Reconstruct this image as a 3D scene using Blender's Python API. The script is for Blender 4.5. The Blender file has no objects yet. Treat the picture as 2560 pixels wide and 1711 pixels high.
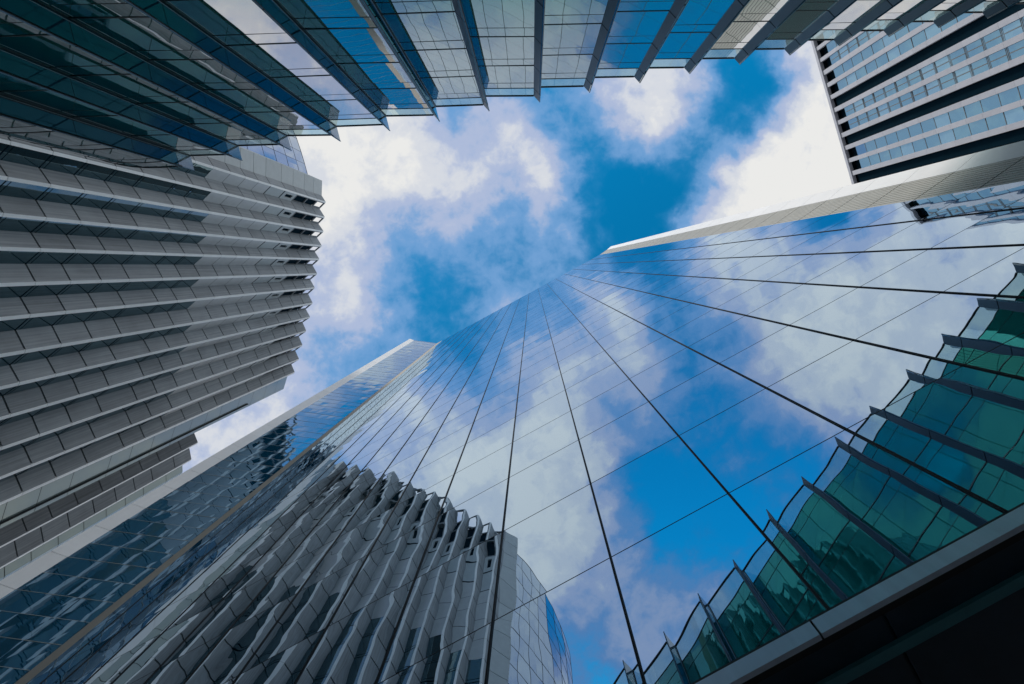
import bpy, math, random
from mathutils import Vector

# ------------------------------------------------------------------ camera, sky, sun, exposure
scene = bpy.context.scene
COL = scene.collection
F = 1138.0            # focal length in photograph pixels; the camera looks straight up, its lens shifted
EYE = 1.6
cam_d = bpy.data.cameras.new('camera')
cam = bpy.data.objects.new('camera', cam_d)
COL.objects.link(cam)
cam.location = (0, 0, EYE)
cam.rotation_euler = (math.pi, 0, 0)      # up; world +X is right in the picture, world +Y is down
cam_d.sensor_width = 36
cam_d.lens = F / 2560 * 36
cam_d.shift_x = -50.0 / 2560
cam_d.shift_y = -188.5 / 2560
cam_d.clip_start = 0.05
cam_d.clip_end = 8000
scene.camera = cam

scene.view_settings.view_transform = 'Standard'
scene.view_settings.look = 'None'
scene.view_settings.gamma = 1
scene.view_settings.exposure = 0.0
scene.cycles.caustics_reflective = True
scene.cycles.sample_clamp_indirect = 2.0
scene.cycles.caustics_refractive = False
scene.cycles.max_bounces = 10
scene.cycles.glossy_bounces = 7
scene.cycles.transparent_max_bounces = 12

SUN = Vector((-0.62, -0.62, 0.46)).normalized()
sun_d = bpy.data.lights.new('sun', 'SUN')
sun_d.energy = 2.2
sun_d.angle = math.radians(10)
sun_d.color = (1.0, 0.95, 0.88)
sun = bpy.data.objects.new('sun', sun_d)
COL.objects.link(sun)
sun.rotation_euler = SUN.to_track_quat('Z', 'Y').to_euler()
sun.location = (0, 0, 300)


# ---- clouds: cover amounts over the sky plane, (x, y) = direction * F / height
NX, NY = 0.478, 0.878
CLOUD = []


def row(y, i0, vals):
    for k, v in enumerate(vals):
        CLOUD.append((-690 + 80 * (i0 + k), -567 + 80 * y, v))


row(1, 11, [.7, .75, .8, .6, .08, .2, .75, .9])
row(2, 6, [.6, .7, .65, .35, .2, .65, .88, .85, .5, .04, .15, .85, .95])
row(3, 2, [.85, .95, .9, .85, .6, .5, .7, .7, .25, .5, .8, .78, .25, .3, .85, 1, 1])
row(4, 2, [.95, 1, 1, .95, .9, .9, .7, .95, .35, .1, .05, .02, .2, .9, 1, 1, 1])
row(5, 2, [.95, .88, .7, .65, .75, .75, .5, .9, .3, .04, .12, .15, .72, 1, 1, 1, 1])
row(6, 2, [.9, .88, .45, .42, .55, .45, .15, .55, .38, .02, .08, .22, .75, .95, 1, 1, 1])
row(7, 1, [.7, .72, .78, .5, .25, .32, .25, .3, .38, .35, .08])
row(8, 2, [.5, .82, .6, .12, .3, .6, .68, .5])
row(9, 1, [.6, .75, .78, .6, .2, .25, .4])
row(10, 1, [.7, .5, .3, .35])
row(11, 0, [.75, .75, .5])
CLOUD += [(-760, 500, .72), (-860, 560, .7), (-640, 420, .66)]


def rrow(n, t0, vals):
    for k, v in enumerate(vals):
        t = t0 + 80 * k
        CLOUD.append((t * NY - n * NX, -t * NX - n * NY, v))


rrow(480, -400, [.7, .88, .97, .95, .8, .35, .5, .2, .25, .5, .65, .92, .92, .88, .82, .82, .75])
rrow(560, -320, [.92, .97, .92, .5, .1, .25, .25, .38, .4, .78, .97, .97, .92, .88, .82, .8])
rrow(640, -320, [.88, .92, .82, .35, .04, .1, .2, .4, .28, .42, .82, .92, .88, .82])
rrow(720, -320, [.82, .78, .6, .25, .04, .0, .04, .33, .22, .3, .6, .78])
rrow(800, -240, [.6, .6, .42, .2, .25, .04, .2, .3])
rrow(880, -320, [.35, .55, .62, .62, .55, .35, .3])
rrow(960, -320, [.5, .6, .6, .55])
rrow(1040, -400, [.25, .42, .55])


def cover(x, y):
    sw = 0.02
    r_ = math.hypot(x, y)
    sv = 0.02 * (0.62 + 0.26 * min(1, max(0, (r_ - 700) / 300)))
    for cx, cy, v in CLOUD:
        d2 = ((x - cx) ** 2 + (y - cy) ** 2) / (46.0 ** 2)
        if d2 < 30:
            w = math.exp(-d2 * 0.5)
            sw += w
            sv += w * v
    return sv / sw


world = bpy.data.worlds.new('World')
scene.world = world
world.use_nodes = True
nt = world.node_tree
nt.nodes.clear()


def N(tree, typ, **kw):
    n = tree.nodes.new(typ)
    for k, v in kw.items():
        setattr(n, k, v)
    return n


def math_node(tree, op, a, b=None, clamp=False):
    n = N(tree, 'ShaderNodeMath', operation=op, use_clamp=clamp)
    for i, v in enumerate((a, b)):
        if v is None:
            continue
        if isinstance(v, (int, float)):
            n.inputs[i].default_value = v
        else:
            tree.links.new(v, n.inputs[i])
    return n.outputs[0]


L = nt.links.new
out = N(nt, 'ShaderNodeOutputWorld')
bg = N(nt, 'ShaderNodeBackground')
bg.inputs[1].default_value = 0.1
L(bg.outputs[0], out.inputs[0])
tc = N(nt, 'ShaderNodeTexCoord')
sep = N(nt, 'ShaderNodeSeparateXYZ')
L(tc.outputs['Generated'], sep.inputs[0])
zc = math_node(nt, 'MAXIMUM', sep.outputs[2], 0.12)
px = math_node(nt, 'MULTIPLY', math_node(nt, 'DIVIDE', sep.outputs[0], zc), F)
py = math_node(nt, 'MULTIPLY', math_node(nt, 'DIVIDE', sep.outputs[1], zc), F)
comb = N(nt, 'ShaderNodeCombineXYZ')
L(px, comb.inputs[0])
L(py, comb.inputs[1])


def noise(tree, vec, scale, detail, rough=0.5, offs=(0, 0, 0)):
    m = N(tree, 'ShaderNodeMapping')
    m.inputs['Location'].default_value = offs
    m.inputs['Scale'].default_value = (scale, scale, scale)
    tree.links.new(vec, m.inputs[0])
    n = N(tree, 'ShaderNodeTexNoise')
    n.inputs['Scale'].default_value = 1
    n.inputs['Detail'].default_value = detail
    n.inputs['Roughness'].default_value = rough
    tree.links.new(m.outputs[0], n.inputs['Vector'])
    return n


wn = noise(nt, comb.outputs[0], 1 / 90.0, 4, 0.55, (3.1, 7.7, 0))
wsep = N(nt, 'ShaderNodeSeparateColor')
L(wn.outputs['Color'], wsep.inputs[0])
qx = math_node(nt, 'ADD', px, math_node(nt, 'MULTIPLY', math_node(nt, 'SUBTRACT', wsep.outputs[0], 0.5), 110))
qy = math_node(nt, 'ADD', py, math_node(nt, 'MULTIPLY', math_node(nt, 'SUBTRACT', wsep.outputs[1], 0.5), 110))
qy = math_node(nt, 'MINIMUM', math_node(nt, 'MAXIMUM', qy, -1399.0), 639.0)
X0, STEP, NC = -1240.0, 80.0, 32
ux = math_node(nt, 'DIVIDE', math_node(nt, 'SUBTRACT', qx, X0), STEP * (NC - 1), clamp=True)
total = None
for r in range(25):
    yr = -1400 + 85.0 * r
    ramp = N(nt, 'ShaderNodeValToRGB')
    ramp.color_ramp.interpolation = 'CARDINAL'
    els = ramp.color_ramp.elements
    vals = [cover(X0 + STEP * c, yr) for c in range(NC)]
    els[0].position = 0.0
    els[1].position = 1.0
    for c in range(1, NC - 1):
        els.new(c / (NC - 1))
    for c in range(NC):
        v = vals[c]
        els[c].color = (v, v, v, 1)
    L(ux, ramp.inputs[0])
    d = math_node(nt, 'ABSOLUTE', math_node(nt, 'DIVIDE', math_node(nt, 'SUBTRACT', qy, yr), 85.0))
    w = N(nt, 'ShaderNodeMapRange', interpolation_type='SMOOTHSTEP')
    w.inputs['From Min'].default_value = 0
    w.inputs['From Max'].default_value = 1
    w.inputs['To Min'].default_value = 1
    w.inputs['To Max'].default_value = 0
    L(d, w.inputs['Value'])
    t = math_node(nt, 'MULTIPLY', ramp.outputs[0], w.outputs[0])
    total = t if total is None else math_node(nt, 'ADD', total, t)
fine = noise(nt, comb.outputs[0], 1 / 120.0, 8, 0.58, (11, 2, 0))
fine.inputs['Distortion'].default_value = 0.25
wisp = noise(nt, comb.outputs[0], 1 / 38.0, 7, 0.6, (5, 9, 0))
wisp.inputs['Distortion'].default_value = 0.4
dens = math_node(nt, 'ADD', math_node(nt, 'ADD', math_node(nt, 'MULTIPLY', total, 1.4), -0.32),
                 math_node(nt, 'ADD', math_node(nt, 'MULTIPLY', math_node(nt, 'SUBTRACT', fine.outputs[0], 0.5), 0.80),
                           math_node(nt, 'MULTIPLY', math_node(nt, 'SUBTRACT', wisp.outputs[0], 0.5), 0.34)))
sky = N(nt, 'ShaderNodeTexSky', sky_type='NISHITA')
sky.sun_disc = False
sky.sun_elevation = math.asin(SUN.z)
sky.sun_rotation = math.atan2(SUN.x, SUN.y)
sky.air_density = 1.0
sky.dust_density = 0.6
sky.ozone_density = 3.0
tint = N(nt, 'ShaderNodeMix', data_type='RGBA', blend_type='MULTIPLY')
tint.inputs[0].default_value = 1
tint.inputs[7].default_value = (0.03, 1.85, 2.25, 1)
L(sky.outputs[0], tint.inputs[6])
cl = N(nt, 'ShaderNodeValToRGB')
cl.color_ramp.interpolation = 'EASE'
e = cl.color_ramp.elements
e[0].position = 0.0
e[0].color = (0.05, 0.27, 0.58, 1)
e[1].position = 1.0
e[1].color = (0.83, 0.83, 0.815, 1)
for p, c in ((0.34, (0.17, 0.36, 0.66)), (0.60, (0.42, 0.50, 0.70)), (0.82, (0.67, 0.70, 0.76))):
    k = e.new(p)
    k.color = (*c, 1)
L(dens, cl.inputs[0])
bright = N(nt, 'ShaderNodeMix', data_type='RGBA', blend_type='MULTIPLY')
bright.inputs[0].default_value = 1
bright.inputs[7].default_value = (10, 10, 10, 1)
L(cl.outputs[0], bright.inputs[6])
cm = N(nt, 'ShaderNodeMapRange', interpolation_type='SMOOTHSTEP')
cm.inputs['From Min'].default_value = -0.14
cm.inputs['From Max'].default_value = 0.42
L(dens, cm.inputs['Value'])
mixs = N(nt, 'ShaderNodeMix', data_type='RGBA')
L(cm.outputs[0], mixs.inputs[0])
L(tint.outputs[2], mixs.inputs[6])
L(bright.outputs[2], mixs.inputs[7])
L(mixs.outputs[2], bg.inputs[0])


# ------------------------------------------------------------------ materials
def new_mat(name):
    m = bpy.data.materials.new(name)
    m.use_nodes = True
    m.node_tree.nodes.clear()
    return m, m.node_tree


def pane_attr(t):
    n = N(t, 'ShaderNodeAttribute')
    n.attribute_name = 'pane'
    return n.outputs['Fac']


def obj_coord(t):
    return N(t, 'ShaderNodeTexCoord').outputs['Object']


def solid(name, col, rough=0.5, metal=0.0, mottle=0.12, scale=0.8, streak=0.0, spec=0.4, tone=0.0):
    m, t = new_mat(name)
    o = N(t, 'ShaderNodeOutputMaterial')
    p = N(t, 'ShaderNodeBsdfPrincipled')
    p.inputs['Roughness'].default_value = rough
    p.inputs['Metallic'].default_value = metal
    p.inputs['Specular IOR Level'].default_value = spec
    c = obj_coord(t)
    n = noise(t, c, scale, 5, 0.6)
    fac = n.outputs[0]
    if streak:
        mp = N(t, 'ShaderNodeMapping')
        mp.inputs['Scale'].default_value = (5, 5, 0.09)
        t.links.new(c, mp.inputs[0])
        n2 = N(t, 'ShaderNodeTexNoise')
        n2.inputs['Scale'].default_value = 1
        n2.inputs['Detail'].default_value = 3
        t.links.new(mp.outputs[0], n2.inputs['Vector'])
        fac = math_node(t, 'ADD', math_node(t, 'MULTIPLY', fac, 1 - streak), math_node(t, 'MULTIPLY', n2.outputs[0], streak))
    r = N(t, 'ShaderNodeValToRGB')
    r.color_ramp.elements[0].position = 0.3
    r.color_ramp.elements[1].position = 0.7
    r.color_ramp.elements[0].color = tuple(x * (1 - mottle) for x in col) + (1,)
    r.color_ramp.elements[1].color = tuple(min(1, x * (1 + mottle)) for x in col) + (1,)
    t.links.new(fac, r.inputs[0])
    if tone:
        hs = N(t, 'ShaderNodeHueSaturation')
        t.links.new(math_node(t, 'ADD', math_node(t, 'MULTIPLY', pane_attr(t), tone), 1 - tone / 2), hs.inputs['Value'])
        t.links.new(r.outputs[0], hs.inputs['Color'])
        t.links.new(hs.outputs[0], p.inputs['Base Color'])
    else:
        t.links.new(r.outputs[0], p.inputs['Base Color'])
    t.links.new(p.outputs[0], o.inputs[0])
    return m


def coated_glass(name, tint_col, base, f0, wobble=0.006, wscale=0.5, rough=0.0, see=0.0, power=3.0, edge=None, split=False, blinds=None, lean=0.0, tint_range=None):
    """glass with a reflective coating: dark body, mirror layer that strengthens towards grazing angles"""
    m, t = new_mat(name)
    o = N(t, 'ShaderNodeOutputMaterial')
    lw = N(t, 'ShaderNodeLayerWeight')
    lw.inputs[0].default_value = 0.5
    fz = math_node(t, 'POWER', lw.outputs['Facing'], power)
    fac = math_node(t, 'ADD', math_node(t, 'MULTIPLY', fz, 1 - f0), f0, clamp=True)
    g = N(t, 'ShaderNodeBsdfGlossy')
    g.inputs['Roughness'].default_value = rough
    cm_ = N(t, 'ShaderNodeMix', data_type='RGBA')
    cm_.inputs[6].default_value = (*tint_col, 1)
    cm_.inputs[7].default_value = (*(edge or (0.97, 0.98, 1.0)), 1)
    if tint_range:
        tr_ = N(t, 'ShaderNodeMapRange', interpolation_type='SMOOTHSTEP')
        tr_.inputs['From Min'].default_value, tr_.inputs['From Max'].default_value = tint_range
        t.links.new(lw.outputs['Facing'], tr_.inputs['Value'])
        t.links.new(tr_.outputs[0], cm_.inputs[0])
    else:
        t.links.new(fz, cm_.inputs[0])
    t.links.new(cm_.outputs[2], g.inputs['Color'])
    b = N(t, 'ShaderNodeBsdfDiffuse')
    b.inputs['Color'].default_value = (*base, 1)
    body = b.outputs[0]
    if blinds:
        bc = N(t, 'ShaderNodeValToRGB')
        bc.color_ramp.interpolation = 'CONSTANT'
        bc.color_ramp.elements[0].color = (*base, 1)
        bc.color_ramp.elements[1].position = 0.72
        bc.color_ramp.elements[1].color = (*blinds, 1)
        t.links.new(pane_attr(t), bc.inputs[0])
        t.links.new(bc.outputs[0], b.inputs['Color'])
    if see:
        tr = N(t, 'ShaderNodeBsdfTransparent')
        tr.inputs[0].default_value = (0.72, 0.92, 0.92, 1)
        mx0 = N(t, 'ShaderNodeMixShader')
        mx0.inputs[0].default_value = see
        t.links.new(body, mx0.inputs[1])
        t.links.new(tr.outputs[0], mx0.inputs[2])
        body = mx0.outputs[0]
    if wobble:
        vec = obj_coord(t)
        if split:
            va = N(t, 'ShaderNodeVectorMath', operation='ADD')
            t.links.new(vec, va.inputs[0])
            cb = N(t, 'ShaderNodeCombineXYZ')
            t.links.new(math_node(t, 'MULTIPLY', pane_attr(t), 900), cb.inputs[0])
            t.links.new(cb.outputs[0], va.inputs[1])
            vec = va.outputs[0]
        n = noise(t, vec, wscale, 1.5, 0.4)
        bp = N(t, 'ShaderNodeBump')
        bp.inputs['Strength'].default_value = 1.0
        bp.inputs['Distance'].default_value = wobble / wscale
        t.links.new(n.outputs[0], bp.inputs['Height'])
        nout = bp.outputs[0]
        if lean:      # every pane is set at a slightly different angle
            wn_ = N(t, 'ShaderNodeTexWhiteNoise', noise_dimensions='1D')
            t.links.new(math_node(t, 'MULTIPLY', pane_attr(t), 5000), wn_.inputs['W'])
            v1 = N(t, 'ShaderNodeVectorMath', operation='SUBTRACT')
            t.links.new(wn_.outputs['Color'], v1.inputs[0])
            v1.inputs[1].default_value = (.5, .5, .5)
            v2 = N(t, 'ShaderNodeVectorMath', operation='SCALE')
            t.links.new(v1.outputs[0], v2.inputs[0])
            v2.inputs['Scale'].default_value = lean
            v3 = N(t, 'ShaderNodeVectorMath', operation='ADD')
            t.links.new(nout, v3.inputs[0])
            t.links.new(v2.outputs[0], v3.inputs[1])
            v4 = N(t, 'ShaderNodeVectorMath', operation='NORMALIZE')
            t.links.new(v3.outputs[0], v4.inputs[0])
            nout = v4.outputs[0]
        t.links.new(nout, g.inputs['Normal'])
    mx = N(t, 'ShaderNodeMixShader')
    t.links.new(fac, mx.inputs[0])
    t.links.new(body, mx.inputs[1])
    t.links.new(g.outputs[0], mx.inputs[2])
    t.links.new(mx.outputs[0], o.inputs[0])
    return m


M = {}
M['mirror'] = coated_glass('mirror_glass', (0.60, 0.76, 0.92), (0.002, 0.016, 0.018), 0.70, 0.0048, 0.36, split=True, lean=0.012, power=3.4, edge=(.82, .93, 1))
M['facet'] = coated_glass('facet_glass', (0.50, 0.72, 0.90), (0.004, 0.075, 0.15), 0.45, 0.0022, 0.5)
M['black'] = solid('black_gasket', (0.006, 0.008, 0.010), 0.6, mottle=0.2)
M['white_metal'] = solid('white_coated_metal', (0.86, 0.87, 0.88), 0.45, tone=0.06, mottle=0.04, streak=0.3)
M['taupe'] = solid('taupe_metal', (0.30, 0.28, 0.24), 0.5, mottle=0.06)
M['louvre'] = solid('louvre_metal', (0.42, 0.42, 0.385), 0.5, mottle=0.06)
M['sill'] = solid('brushed_sill_metal', (0.72, 0.78, 0.90), 0.42, 0.2, mottle=0.12, streak=0.6)
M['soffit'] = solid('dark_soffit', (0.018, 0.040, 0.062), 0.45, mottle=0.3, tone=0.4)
M['soffit_trim'] = solid('teal_soffit_trim', (0.06, 0.22, 0.25), 0.4, mottle=0.2)
M['roof'] = solid('roof_membrane', (0.22, 0.22, 0.22), 0.9)
M['core'] = solid('dark_wall', (0.03, 0.035, 0.04), 0.8)
M['panel'] = solid('grey_ribbed_cladding', (0.272, 0.302, 0.322), 0.55, tone=0.22, mottle=0.30, streak=0.65, scale=0.35)
M['panel_plain'] = solid('pale_grey_cladding', (0.52, 0.57, 0.58), 0.5, tone=0.10, mottle=0.05)
M['trim'] = solid('pale_edge_trim', (0.92, 0.95, 0.94), 0.45, tone=0.08, mottle=0.05, streak=0.2)
M['reveal_glass'] = coated_glass('reveal_glass', (0.50, 0.75, 0.82), (0.002, 0.024, 0.036), 0.18, 0.004, 0.5)
M['reveal_white'] = solid('white_reveal_panel', (0.60, 0.62, 0.62), 0.3, mottle=0.05)
M['strip_glass'] = coated_glass('pale_strip_glass', (0.70, 0.80, 0.80), (0.24, 0.31, 0.31), 0.10, 0.001, 0.5)
M['curve_glass'] = coated_glass('curved_end_glass', (0.64, 0.76, 0.90), (0.01, 0.03, 0.07), 0.6, 0.002, 0.4)
M['frame'] = solid('grey_frame', (0.20, 0.22, 0.23), 0.5)
M['block_glass'] = coated_glass('block_glass', (0.14, 0.80, 0.66), (0.002, 0.17, 0.15), 0.05, 0.003, 0.45, edge=(1.0, .98, 1.0), power=1.0, split=True, lean=0.004, tint_range=(.36, .58))
M['blade_glass'] = coated_glass('blade_glass', (0.22, 0.48, 0.60), (0.003, 0.045, 0.075), 0.14, 0.0, edge=(.35, .58, .68))
M['clear_glass'] = coated_glass('parapet_glass', (0.75, 0.92, 0.92), (0.25, 0.42, 0.42), 0.10, 0.0, see=0.72)
M['tip_glass'] = coated_glass('fin_tip_glass', (0.55, 0.62, 0.66), (0.16, 0.18, 0.20), 0.2, 0.0, see=0.35)
M['fin_metal'] = solid('slate_fin_metal', (0.055, 0.115, 0.17), 0.42, 0.1, tone=0.12, mottle=0.10, streak=0.3)
M['rail'] = solid('dark_rail', (0.012, 0.02, 0.026), 0.4)
M['bright_rail'] = solid('bright_blade_frame', (0.34, 0.42, 0.44), 0.35, 0.5)
M['tower_white'] = solid('tower_white_cladding', (0.54, 0.56, 0.62), 0.5, tone=0.08, mottle=0.05)
M['tower_dark'] = solid('tower_dark_recess', (0.002, 0.016, 0.028), 0.9, spec=0.05)
M['tower_glass'] = coated_glass('tower_window_glass', (0.34, 0.62, 0.86), (0.01, 0.06, 0.10), 0.50, 0.004, 0.3, split=True, blinds=(0.16, 0.24, 0.30))
M['paving'] = solid('stone_paving', (0.28, 0.27, 0.26), 0.8, mottle=0.2, scale=0.5)


# ------------------------------------------------------------------ mesh helpers
class MB:
    def __init__(self):
        self.v, self.f, self.m, self.r = [], [], [], []

    def quad(self, pts, mi=0):
        i = len(self.v)
        self.v += [tuple(p) for p in pts]
        self.f.append(tuple(range(i, i + len(pts))))
        self.m.append(mi)
        self.r.append(random.random())

    def wall(self, a, b, z0, z1, off=0.0, s=1, mi=0, tilt=None):
        n = nrm(a, b, s)
        A = (a[0] + n[0] * off, a[1] + n[1] * off)
        B = (b[0] + n[0] * off, b[1] + n[1] * off)
        d = [0, 0, 0, 0]
        if tilt:
            tx, ty = random.gauss(0, tilt), random.gauss(0, tilt)
            lx, lz = math.dist(a, b) / 2, (z1 - z0) / 2
            d = [-tx * lx - ty * lz, tx * lx - ty * lz, tx * lx + ty * lz, -tx * lx + ty * lz]
        pts = [(A[0] + n[0] * d[0], A[1] + n[1] * d[0], z0), (B[0] + n[0] * d[1], B[1] + n[1] * d[1], z0),
               (B[0] + n[0] * d[2], B[1] + n[1] * d[2], z1), (A[0] + n[0] * d[3], A[1] + n[1] * d[3], z1)]
        if s < 0:
            pts = pts[::-1]
        self.quad(pts, mi)

    def box(self, a, b, z0, z1, d0, d1, s=1, mi=0):
        n = nrm(a, b, s)
        p = []
        for z in (z0, z1):
            p += [(a[0] + n[0] * d0, a[1] + n[1] * d0, z), (b[0] + n[0] * d0, b[1] + n[1] * d0, z),
                  (b[0] + n[0] * d1, b[1] + n[1] * d1, z), (a[0] + n[0] * d1, a[1] + n[1] * d1, z)]
        i = len(self.v)
        self.v += p
        fs = [(0, 3, 2, 1), (4, 5, 6, 7), (0, 1, 5, 4), (1, 2, 6, 5), (2, 3, 7, 6), (3, 0, 4, 7)]
        rr = random.random()
        for q in fs:
            self.r.append(rr)
            if s > 0:
                q = q[::-1]
            self.f.append(tuple(i + k for k in q))
            self.m.append(mi)

    def prism(self, pts, z0, z1, mi=0, side=True):
        n = len(pts)
        i = len(self.v)
        self.v += [(p[0], p[1], z0) for p in pts] + [(p[0], p[1], z1) for p in pts]
        self.f.append(tuple(range(i, i + n))[::-1])
        self.f.append(tuple(range(i + n, i + 2 * n)))
        self.m += [mi, mi]
        self.r += [.5] * (2 + (n if side else 0))
        if side:
            for k in range(n):
                l = (k + 1) % n
                self.f.append((i + k, i + l, i + n + l, i + n + k))
                self.m.append(mi)

    def build(self, name, mats, parent=None, label=None, bevel=0):
        me = bpy.data.meshes.new(name)
        me.from_pydata(self.v, [], self.f)
        for m in (mats if isinstance(mats, (list, tuple)) else [mats]):
            me.materials.append(m)
        me.polygons.foreach_set('material_index', self.m)
        at = me.attributes.new('pane', 'FLOAT', 'FACE')
        at.data.foreach_set('value', self.r)
        me.update()
        o = bpy.data.objects.new(name, me)
        COL.objects.link(o)
        if parent:
            o.parent = parent
        if label:
            o['label'] = label
        return o


def nrm(a, b, s=1):
    dx, dy = b[0] - a[0], b[1] - a[1]
    l = math.hypot(dx, dy) or 1
    return (s * dy / l, -s * dx / l)


def lerp(a, b, t):
    return (a[0] + (b[0] - a[0]) * t, a[1] + (b[1] - a[1]) * t)


def S(x, y, h):
    """photograph pixel of a point at height h above the eye -> plan position"""
    return ((x - 1330.0) * h / F, (y - 667.0) * h / F)


def R(x, y, h):
    return (x * h / F, y * h / F)


def thing(name, label, cat, loc=(0, 0, 0)):
    o = bpy.data.objects.new(name, None)
    COL.objects.link(o)
    o['label'] = label
    o['category'] = cat
    return o


random.seed(7)

# ------------------------------------------------------------------ ground
mb = MB()
mb.quad([(-900, -900, 0), (900, -900, 0), (900, 900, 0), (-900, 900, 0)])
g = mb.build('pavement', M['paving'])
g['kind'] = 'structure'

# ------------------------------------------------------------------ the mirror-glass skyscraper
HS = 160.0
sky_t = thing('glass_skyscraper', 'tall angular skyscraper with a huge mirror glass face reflecting clouds and dark grid lines', 'skyscraper')
T = (0.878, -0.478)
DS = 55.0 * HS / F


def fac(t, n=0.0):
    """plan point on the mirror face, t metres along it, n metres behind it"""
    return (T[0] * t + NX * (DS + n), T[1] * t + NY * (DS + n))


k = HS / F
t_left, t_right = -284.7 * k, 162.6 * k
F0, E0 = fac(t_left), fac(t_right)
F1 = R(-238.2, 191.8, HS)
G0 = R(-294.5, 184.2, HS)
G1 = R(-305.2, 180.3, HS)
E1 = R(187.6, -42.2, HS)
E2 = R(197.2, -50.6, HS)
Z0 = 7.93 + EYE
PITCH = 4.08
levels = [Z0 + PITCH * i for i in range(38)]
levels = [z for z in levels if z < HS + EYE - 1] + [HS + EYE]
ts = [(-38.3 + 25.15 * i) * k for i in range(-9, 9)]
cols = [t_left] + [t for t in ts if t_left + .5 < t < t_right - .5] + [t_right]
mb = MB()
for i in range(len(cols) - 1):
    a, b = fac(cols[i]), fac(cols[i + 1])
    for j in range(len(levels) - 1):
        mb.wall(a, b, levels[j], levels[j + 1])
mb.build('mirror_facade', M['mirror'], sky_t)
for t in cols[1:-1]:
    mb = MB()
    mb.box(fac(t - .029), fac(t - .007), Z0, HS + EYE, -0.05, 0.035)
    mb.box(fac(t + .007), fac(t + .029), Z0, HS + EYE, -0.05, 0.035)
    mb.box(fac(t - .007), fac(t + .007), Z0, HS + EYE, -0.05, 0.01)
    mb.build('mullion', M['black'], sky_t)
for z in levels[1:-1]:
    mb = MB()
    mb.box(fac(t_left + .02), fac(t_right - .02), z - .010, z + .010, -0.05, 0.005)
    mb.build('transom', M['black'], sky_t)
# corner strip, side facet, white edge
mb = MB()
mb.wall(F1, F0, Z0, HS + EYE)
mb.build('corner_trim', M['taupe'], sky_t)
mb = MB()
z = Z0
i = 0
while z < HS + EYE - .1:
    z1 = min(z + PITCH / 2, HS + EYE)
    n = nrm(G0, F1)
    lean = 0.07 if i % 2 else 0.10
    for q in range(6):
        a, b = lerp(G0, F1, q / 6), lerp(G0, F1, (q + 1) / 6)
        e1, e2 = random.gauss(0, .006), random.gauss(0, .006)
        mb.quad([(a[0], a[1], z), (b[0], b[1], z),
                 (b[0] + n[0] * (lean * .35 + e1), b[1] + n[1] * (lean * .35 + e1), z1 - .03),
                 (a[0] + n[0] * (lean * .35 + e2), a[1] + n[1] * (lean * .35 + e2), z1 - .03)])
    mb.box(G0, F1, z1 - .025, z1, -.05, .045, mi=1)
    z = z1
    i += 1
mb.build('side_facet', [M['facet'], M['louvre']], sky_t)


def panel_strip(name, a, b, mat, joint=.03, lev=levels, s=1, back=None, depth=.25, parent=sky_t):
    m_ = MB()
    m_.wall(a, b, lev[0], lev[-1], -depth + .01, s, 1)
    for j in range(len(lev) - 1):
        m_.box(a, b, lev[j] + joint, lev[j + 1] - (joint if j < len(lev) - 2 else 0), -depth, 0, s, 0)
    return m_.build(name, [mat, M['black']], parent)


panel_strip('white_edge', G1, G0, M['white_metal'], .02, levels)
panel_strip('white_edge', E1, E2, M['white_metal'], .015)
# louvred band between the mirror face and the right-hand white edge
mb = MB()
nf = 11
for j in range(len(levels) - 1):
    z0, z1 = levels[j] + .04, levels[j + 1] - .04
    if j == len(levels) - 2:
        z1 = levels[-1]
    for q in range(nf):
        a, b = lerp(E0, E1, q / nf), lerp(E0, E1, (q + .82) / nf)
        mb.box(a, b, z0, z1, -.25, 0)
mb.wall(E0, E1, Z0, HS + EYE, -.12, 1, 1)
mb.build('louvre_band', [M['louvre'], M['black']], sky_t)
# body behind
back = [G1, G0, F1, F0, E0, E1, E2, R(400, 60, HS), R(260, 330, HS), R(-160, 420, HS), R(-330, 300, HS)]
ctr = R(40, 150, HS)
inner = [lerp(p, ctr, 0.01) for p in back]
inner[0], inner[1], inner[2], inner[3] = R(-303, 186, HS), R(-294, 189.5, HS), R(-238, 197, HS), R(-221, 194, HS)
mb = MB()
mb.prism(inner, Z0 + 2.0, HS + EYE - .05, 0)
mb.build('body', M['core'], sky_t)
# base: sill, soffit
mb = MB()
zs = 7.6 + EYE
segs = [-60, -33.5, -21.9, -10.3, 1.3, 7.95, 22.9, 34.5]
for q in range(len(segs) - 1):
    a, b = fac(segs[q] + .02), fac(segs[q + 1] - .02)
    mb.box(a, b, zs, Z0 - .05, -.06, .04)
mb.box(fac(-60), fac(34.5), zs + .02, Z0 - .06, -.2, -.04, 1, 1)
mb.box(fac(t_left), fac(t_right), Z0 - .05, Z0, -.3, .03, 1, 1)
mb.build('base_sill', [M['sill'], M['black']], sky_t)
mb = MB()
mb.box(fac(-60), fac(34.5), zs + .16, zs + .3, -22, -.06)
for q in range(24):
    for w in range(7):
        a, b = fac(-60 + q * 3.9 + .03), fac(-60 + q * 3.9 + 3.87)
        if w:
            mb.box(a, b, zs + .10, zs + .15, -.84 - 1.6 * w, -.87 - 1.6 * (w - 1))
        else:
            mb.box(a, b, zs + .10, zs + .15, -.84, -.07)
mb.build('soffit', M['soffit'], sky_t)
mb = MB()
mb.box(fac(-60, .70), fac(-3, .70), zs + .02, zs + .09, -.22, -.04)
mb.box(fac(-2.96, .70), fac(34.5, .70), zs + .02, zs + .09, -.22, -.04)
mb.build('soffit_trim', M['soffit_trim'], sky_t)

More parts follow.
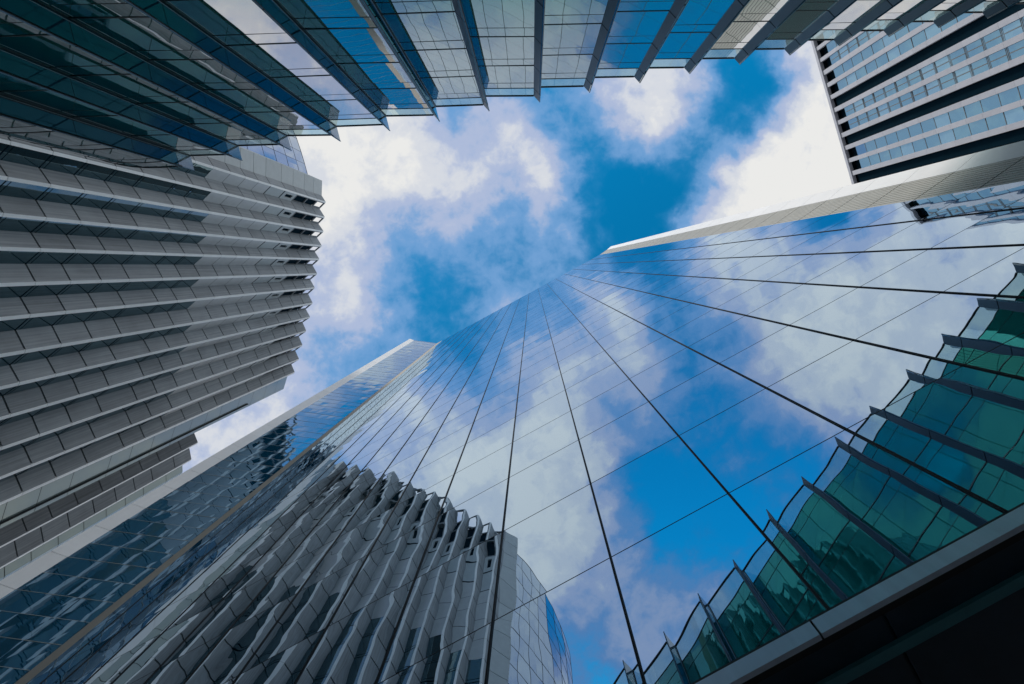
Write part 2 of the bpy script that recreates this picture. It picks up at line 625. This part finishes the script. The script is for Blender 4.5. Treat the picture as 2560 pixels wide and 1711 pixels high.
# ------------------------------------------------------------------ stepped tower on the left
HW = 124.0
wil = thing('stepped_tower', 'grey stepped office tower with saw-tooth vertical panel rows and pale edges', 'tower')
tips = [(-516, -162.5), (-518.6, -125), (-521.5, -89.5), (-526, -53.5), (-532, -20), (-537.5, 16.5), (-543.5, 51.5),
        (-548.6, 90), (-555, 125), (-564.7, 159.6), (-574, 195), (-582.7, 230), (-593.4, 263)]
HB = [.0130]
step = .0352
fr = [1.0, .963, .923, .88, .839, .79, .755, .721, .685, .648, .613, .582, .534, .499, .466, .433]
while fr[-1] > .06:
    fr.append(fr[-1] - (.0485 if len(fr) % 6 == 0 else step))
fr = fr[::-1]


def rot(v, a):
    c, s = math.cos(a), math.sin(a)
    return (v[0] * c - v[1] * s, v[0] * s + v[1] * c)


def add(a, b):
    return (a[0] + b[0], a[1] + b[1])


def tooth(I, Tp, Tq, Iq, H, fr, crown=True, glass=True):
    """one saw-tooth column: ribbed panel I-T, pale edge T-T', glazed reveal T'-I'"""
    zz = [0.0] + [f * H + EYE for f in fr]
    m_ = MB()
    m_.wall(I, Tp, 0, zz[-1], -.28, 1, 1)
    for j in range(len(zz) - 1):
        m_.box(I, Tp, zz[j] + .10, zz[j + 1] - (.10 if j < len(zz) - 2 else 0), -.3, 0, 1, 0)
    m_.build('cladding_column', [M['panel'], M['black']], wil)
    m_ = MB()
    m_.wall(Tp, Tq, 0, zz[-1] - .1, -.1, 1, 1)
    for j in range(len(zz) - 1):
        m_.box(Tp, Tq, zz[j] + .03, zz[j + 1] - .03, -.25, .06, 1, 0)
    m_.build('edge_trim', [M['trim'], M['black']], wil)
    if not glass:
        return
    m_ = MB()
    nj = len(zz) - 1
    for j in range(nj):
        top = nj - 1 - j
        z0, z1 = zz[j], zz[j + 1]
        if crown and top == 0:
            m_.box(Tq, lerp(Tq, Iq, .12), z0, z1, -.2, 0, 1, 4)
            m_.box(lerp(Tq, Iq, .8), Iq, z0, z1, -.2, 0, 1, 4)
            m_.box(lerp(Tq, Iq, .12), lerp(Tq, Iq, .8), z0, z0 + .5, -.3, 0, 1, 4)
            m_.box(lerp(Tq, Iq, .12), lerp(Tq, Iq, .8), z1 - .35, z1, -.3, 0, 1, 4)
        elif crown and top in (1, 2):
            m_.box(Tq, Iq, z0, z1, -.4, -.3, 1, 3)
            m_.box(Tq, Iq, z0, z0 + .45, -.3, 0, 1, 4)
            m_.box(Tq, lerp(Tq, Iq, .1), z0 + .45, z1, -.3, 0, 1, 4)
            m_.box(lerp(Tq, Iq, .86), Iq, z0 + .45, z1, -.3, 0, 1, 4)
        elif crown and top == 3:
            m_.box(Tq, lerp(Tq, Iq, .3), z0, z1, -.3, 0, 1, 2)
            m_.box(lerp(Tq, Iq, .7), Iq, z0, z1, -.3, 0, 1, 2)
            m_.box(lerp(Tq, Iq, .3), lerp(Tq, Iq, .7), z0, z0 + 1.2, -.3, 0, 1, 2)
            m_.box(lerp(Tq, Iq, .3), lerp(Tq, Iq, .7), z1 - 1.0, z1, -.3, 0, 1, 2)
            m_.wall(Tq, Iq, z0, z1, -.29, 1, 3)
            m_.box(Tq, Iq, z0 - .2, z0, -.3, .02, 1, 3)
        elif crown and top == 4:
            m_.wall(Tq, Iq, z0 + .2, z1 - .2, -.05, 1, 2)
            m_.box(Tq, Iq, z0, z0 + .2, -.3, .02, 1, 3)
        elif crown and top in (5, 6, 7, 8):
            m_.wall(Tq, Iq, z0 + .04, z1 - .04, 0, 1, 1)
            m_.wall(Tq, Iq, z0, z1, -.05, 1, 3)
        else:
            m_.wall(Tq, Iq, z0 + .5, z1, 0, 1, 0, tilt=.002)
            m_.wall(Tq, Iq, z0, z0 + .5, 0, 1, 0, tilt=.002)
            m_.box(Tq, Iq, z0 - .05, z0 + .05, -.1, .03, 1, 3)
            m_.box(Tq, Iq, z0 + .46, z0 + .52, -.1, .02, 1, 3)
    m_.build('glazed_reveal', [M['reveal_glass'], M['reveal_white'], M['panel_plain'], M['tower_dark'], M['frame']], wil)


P0, P1 = (-525, -215), (-526, -178)
chain = []
prevI = P1
a0 = math.atan2(37.5, -2.6)
for i, tp in enumerate(tips):
    if i < len(tips) - 1:
        nx_ = tips[i + 1]
        ang = math.atan2(nx_[1] - tp[1], nx_[0] - tp[0]) - a0
    else:
        ang = math.radians(14)
    Tq = add(tp, rot((-0.8, 3.9), ang))
    Iq = add(tp, rot((-14.8, 18.2), ang)) if i < len(tips) - 1 else (-610.4, 271.4)
    tooth(R(*prevI, HW), R(*tp, HW), R(*Tq, HW), R(*Iq, HW), HW, fr)
    chain += [prevI, tp, Tq]
    prevI = Iq
S0, S1 = (-610.4, 271.4), (-621, 306)
chain += [S0, S1]
zW = [0.0] + [f * HW + EYE for f in fr]
# flat pale end panels at the head of the row
mb = MB()
a, b = R(*P0, HW), R(*P1, HW)
mb.wall(a, b, 0, zW[-1], -.28, 1, 1)
for j in range(len(zW) - 1):
    mb.box(a, b, zW[j] + .05, zW[j + 1] - .05, -.3, 0)
mb.box(a, b, zW[-1] - .04, zW[-1], -.3, .02)
mb.build('end_panel', [M['panel_plain'], M['black']], wil)
# flat greenish strip at the tail of the row
mb = MB()
a, b = R(*S0, HW), R(*S1, HW)
for j in range(len(zW) - 1):
    mb.wall(a, b, zW[j] + .04, zW[j + 1] - .04, tilt=.0008)
mb.wall(a, b, 0, zW[-1], -.04, 1, 1)
a2, b2 = lerp(a, b, .84), lerp(a, b, .845)
mb.box(a2, b2, 0, zW[-1], -.02, .003, 1, 1)
mb.build('flat_glass_strip', [M['strip_glass'], M['rail']], wil)
# curved blue glass end wall
curve = [(-900, -590), (-825, -558), (-755, -519), (-700, -478), (-655, -430), (-625, -392), (-603, -356), (-588, -320), (-577, -287), (-568, -257), (-561, -231)]
dense = []
for i in range(len(curve) - 1):
    dense += [curve[i], lerp(curve[i], curve[i + 1], .5)]
dense.append(curve[-1])
mb = MB()
for i in range(len(dense) - 1):
    a, b = R(*dense[i], HW), R(*dense[i + 1], HW)
    for j in range(len(zW) - 1):
        mb.wall(a, b, zW[j], zW[j + 1], tilt=.003)
        mb.box(a, b, zW[j] - .05, zW[j] + .05, -.1, .03, 1, 1)
    if i % 2 == 0:
        mb.box(a, lerp(a, b, .02), 0, zW[-1], -.1, .05, 1, 1)
    mb.box(a, b, zW[-1] - .15, zW[-1], -.1, .04, 1, 1)
mb.build('curved_end_wall', [M['curve_glass'], M['rail']], wil)
a, b = R(*curve[-1], HW), R(*P0, HW)
mb = MB()
for j in range(len(zW) - 1):
    mb.box(a, b, zW[j] + .05, zW[j + 1] - .05, -.3, 0)
mb.wall(a, b, 0, zW[-1], -.28, 1, 1)
mb.build('end_panel', [M['panel_plain'], M['black']], wil)
# lower second tier
H2 = 109.0
fr2 = [f for f in [x * HW / H2 for x in fr] if f < .985] + [1.0]
tips2 = [(-835.4, 439), (-851.4, 481)]
prevI = (-846, 412)
for i, tp in enumerate(tips2):
    ang = math.radians(17 + 2 * i)
    Tq = add(tp, rot((-.8, 4.0), ang))
    Iq = add(tp, rot((-17.0, 18.5), ang))
    tooth(R(*prevI, H2), R(*tp, H2), R(*Tq, H2), R(*Iq, H2), H2, fr2, False)
    prevI = Iq
z2 = [0.0] + [f * H2 + EYE for f in fr2]
q0, q1, q2 = R(*prevI, H2), R(-873, 513, H2), R(-905, 570, H2)
mb = MB()
for a, b in ((q0, q1), (q1, q2)):
    mb.wall(a, b, 0, z2[-1], -.05, 1, 1)
    for j in range(len(z2) - 1):
        mb.wall(a, b, z2[j] + .06, z2[j + 1] - .06, tilt=.001)
mb.build('flat_glass_strip', [M['strip_glass'], M['rail']], wil)
# cores and roofs
body = [R(*p, HW) for p in [lerp(p, (-900, 20), .045) for p in ([P0] + [c for i, c in enumerate(chain) if i % 3 == 0 and i < 39] + [S0, S1])]]
body += [R(-800, 330, HW), R(-1150, 100, HW), R(-1100, -520, HW)] + [R(*lerp(p, (-1000, -200), .03), HW) for p in curve[1:]]
mb = MB()
mb.prism(body, 0, zW[-2] - .3)
mb.build('core', M['core'], wil)
mb = MB()
body2 = [R(-700, 340, H2), R(-868, 425, H2), R(-885, 480, H2), R(-915, 520, H2), R(-940, 580, H2), R(-1300, 520, H2), R(-1000, 200, H2)]
mb.prism(body2, 0, z2[-1] - 1.2)
mb.build('core', M['core'], wil)

# ------------------------------------------------------------------ finned glass block along the top
HT = 36.7
blk = thing('finned_office_block', 'low glass office block with slanted projecting fins along its saw-tooth facade', 'office block')
TIP = [(486.4, 427.7), (606.1, 402.8), (728.9, 377.9), (851.8, 354.8), (975.3, 328.8), (1099.2, 305), (1223.1, 279.3),
       (1349.3, 257), (1474, 232.9), (1599.9, 209.1), (1724.4, 186.1), (1849.9, 162.7), (1974.6, 139.6), (2098.1, 116.6),
       (2222.4, 93.2), (2346.7, 71), (2469.4, 48.3), (2593.5, 25), (2717.5, 1.3), (2841.5, -22.3)]
flev = [.957 - .1075 * j for j in range(9)]
flev = [f for f in flev if f > 0.04]


def zt(f):
    return f * HT + EYE


def block_wall(m_, a, b, thick, thin):
    """glass between floor bands; thick and thin transoms"""
    prev = .957
    zl = sorted([0.0] + [zt(f) for f in flev] + [zt(f - .027) for f in flev])
    zl = [z for z in zl if z >= 0]
    for j in range(len(zl) - 1):
        m_.wall(a, b, zl[j], zl[j + 1], 0, -1, 0, tilt=.0025)
    for f in flev:
        m_.box(a, b, zt(f) - thick, zt(f) + thick, -.12, .025, -1, 1)
        m_.box(a, b, zt(f - .027) - thin, zt(f - .027) + thin, -.12, .012, -1, 1)


for i, tp in enumerate(TIP):
    I = S(tp[0] - 10, tp[1] - 38.4, HT)
    Tp = S(tp[0], tp[1], HT)
    E = S(tp[0] - 15.3, tp[1] - 16.9, HT)
    # glass bay to the right of this fin
    if i < len(TIP) - 1:
        nx_ = TIP[i + 1]
        En = S(nx_[0] - 15.3, nx_[1] - 16.9, HT)
        m_ = MB()
        block_wall(m_, I, En, .032, .013)
        m_.build('glass_bay', [M['block_glass'], M['rail']], blk)
        m_ = MB()
        m_.wall(I, En, zt(.957) + .05, zt(1) - .03, 0, -1, 0)
        m_.box(I, En, zt(1) - .06, zt(1) + .02, -.06, .06, -1, 1)
        m_.build('parapet_glass', [M['clear_glass'], M['rail']], blk)
    fin = bpy.data.objects.new('fin', None)
    COL.objects.link(fin)
    fin.parent = blk
    # grey metal return
    m_ = MB()
    zl = [0] + sorted(zt(f) for f in flev)
    for j in range(len(zl) - 1):
        m_.box(E, Tp, zl[j] + .04, zl[j + 1] - .04, -.05, 0, -1, 0)
    m_.box(E, Tp, zl[-1] + .04, zt(1) - .01, -.05, 0, -1, 0)
    m_.box(lerp(E, Tp, .02), lerp(E, Tp, .98), 0, zl[-1] + .3, -.08, -.03, -1, 1)
    m_.build('fin_return', [M['fin_metal'], M['black']], fin)
    # glass blade
    m_ = MB()
    for j in range(len(zl) - 1):
        m_.box(lerp(Tp, I, .02), I, zl[j] + .018, zl[j + 1] - .018, -.05, 0, -1, 0)
        m_.box(lerp(Tp, I, .03), lerp(Tp, I, .97), zl[j + 1] - .018, zl[j + 1] + .018, -.045, -.01, -1, 1)
    m_.box(lerp(Tp, I, .885), lerp(Tp, I, .90), 0, zt(.99), -.02, .03, -1, 2)
    m_.box(lerp(Tp, I, .95), lerp(Tp, I, .985), 0, zt(1.0), -.02, .08, -1, 1)
    m_.build('fin_blade', [M['blade_glass'], M['rail'], M['bright_rail']], fin)
    m_ = MB()
    m_.box(lerp(Tp, I, .02), lerp(Tp, I, .94), zl[-1] + .03, zt(1) - .01, -.05, 0, -1, 0)
    m_.build('fin_tip', M['tip_glass'], fin)
# curved glazed corner
cp = [(472, 411), (441, 416), (402, 418.6), (364, 419), (331, 416.8), (300, 411.8), (268, 404), (230, 391), (190, 372), (150, 345), (110, 308),
      (75, 262), (50, 210), (35, 150), (30, 80)]
cpp = [S(*p, HT) for p in cp][::-1]
m_ = MB()
for i in range(len(cpp) - 1):
    block_wall(m_, cpp[i], cpp[i + 1], .06, .025)
    m_.wall(cpp[i], cpp[i + 1], zt(.957), zt(1) - .03, 0, -1, 0)
    m_.box(cpp[i], cpp[i + 1], zt(1) - .07, zt(1) + .02, -.06, .06, -1, 1)
m_.build('curved_corner', [M['block_glass'], M['rail']], blk)
# roof and rear
inl = [add(S(tp[0] - 10, tp[1] - 38.4, HT), (0, -.45)) for tp in TIP]
rear = [add(p, (0, -40)) for p in inl]
m_ = MB()
rp = [add(p, (.2, -.5)) for p in cpp] + inl + [rear[-1], add(cpp[0], (0, -30))]
m_.prism(rp, 0.0, zt(.952))
m_.build('roof_and_core', M['core'], blk)

# ------------------------------------------------------------------ striped tower, upper right
HR = 128.0
tow = thing('striped_tower', 'white striped high-rise with blue window strips and black vertical recesses beside the white edge', 'high-rise')
Rc = (676, -654)
d = (101 / 366.2, 352 / 366.2)


def rp_(u):
    """u in roofline pixels from the far corner"""
    return R(Rc[0] + d[0] * u, Rc[1] + d[1] * u, HR)


def u_of(cy):
    y = cy / 2.6067 - 667
    return (y + 654) / d[1]


tl = [HR + EYE - .5 - 3.45 * j for j in range(38)]
tl = [z for z in tl if z > 0][::-1]
tl = [0.0] + tl
items = []          # (kind, crop y0, crop y1)
cyc = [('W', 0, 26), ('g', 26, 82), ('W', 82, 107), ('g', 107, 163), ('W', 163, 190), ('B', 190, 245)]
cells = []
edge = 20
for w0, w1, kind in ((30, 80, 'plain'), (104, 158, 'split'), (184, 238, 'plain'), (263, 317, 'plain'), (339, 392, 'plain'),
                     (414, 470, 'split'), (497, 552, 'plain'), (577, 630, 'plain')):
    cells += [('W', edge, w0, ''), ('g', w0, w1, kind)]
    edge = w1
cells += [('W', edge, 655, ''), ('B', 655, 712, '')]
for q in range(5):
    cells += [(c, 712 + 245 * q + y0, 712 + 245 * q + y1, 'plain' if q % 2 else 'split') for c, y0, y1 in cyc]
for c, y0, y1, kind in cells:
    if True:
        u0, u1 = u_of(y0), u_of(y1)
        u0 = max(u0, 0)
        if u1 <= 0.5:
            continue
        a, b = rp_(u0), rp_(u1)
        if c == 'W':
            m_ = MB()
            m_.wall(a, b, 0, HR + EYE, -.15, -1, 1)
            for j in range(len(tl) - 1):
                m_.box(a, b, tl[j] + .012, tl[j + 1] - .012, -.8, 0, -1, 0)
            m_.build('white_pier', [M['tower_white'], M['frame']], tow)
        elif c == 'B':
            m_ = MB()
            m_.box(a, b, 0, HR + EYE - 1.0, -2.6, -2.2, -1, 0)
            m_.box(lerp(a, b, .08), lerp(a, b, .92), 0, HR + EYE - 1.2, -2.2, -.75, -1, 0)
            m_.build('dark_recess', M['tower_dark'], tow)
        else:
            m_ = MB()
            for j in range(len(tl) - 1):
                z0, z1 = tl[j], tl[j + 1]
                if j >= len(tl) - 2:
                    m_.wall(a, b, z0, z1, -1.6, -1, 2)
                    continue
                m_.wall(a, b, z0, z1, -.35, -1, 0, tilt=.006)
                m_.box(a, b, z0 - .05, z0 + .05, -.4, -.30, -1, 1)
                if kind == 'split':
                    m_.box(lerp(a, b, .46), lerp(a, b, .54), z0 + .3, z1 - .3, -.4, -.31, -1, 1)
                    m_.box(a, b, z0 - .26, z0 - .2, -.4, -.31, -1, 1)
                    m_.box(a, b, z0 + .2, z0 + .26, -.4, -.31, -1, 1)
            m_.build('window_strip', [M['tower_glass'], M['frame'], M['tower_dark']], tow)
m_ = MB()
m_.box(rp_(0), rp_(u_of(1930)), HR + EYE - .5, HR + EYE + .4, -.7, .25, -1, 0)
m_.build('roof_coping', M['tower_white'], tow)
m_ = MB()
e_ = u_of(1930)
c1, c2 = rp_(0), rp_(e_)
nn = nrm(c1, c2, -1)
m_.prism([add(c1, (-nn[0] * 2.8, -nn[1] * 2.8)), add(c2, (-nn[0] * 2.8, -nn[1] * 2.8)), add(c2, (-nn[0] * 30, -nn[1] * 30)), add(c1, (-nn[0] * 30, -nn[1] * 30))], 0, HR + EYE - .6)
m_.build('core', M['core'], tow)
m_ = MB()
m_.prism([add(c1, (-nn[0] * .75, -nn[1] * .75)), add(c2, (-nn[0] * .75, -nn[1] * .75)), add(c2, (-nn[0] * 30, -nn[1] * 30)), add(c1, (-nn[0] * 30, -nn[1] * 30))], HR + EYE - .55, HR + EYE - .1)
m_.build('roof', M['tower_dark'], tow)
m_ = MB()
side = add(c1, (-nn[0] * 30, -nn[1] * 30))
m_.box(side, c1, 0, HR + EYE + .1, -.6, 0, -1, 0)
m_.build('side_wall', M['tower_white'], tow)
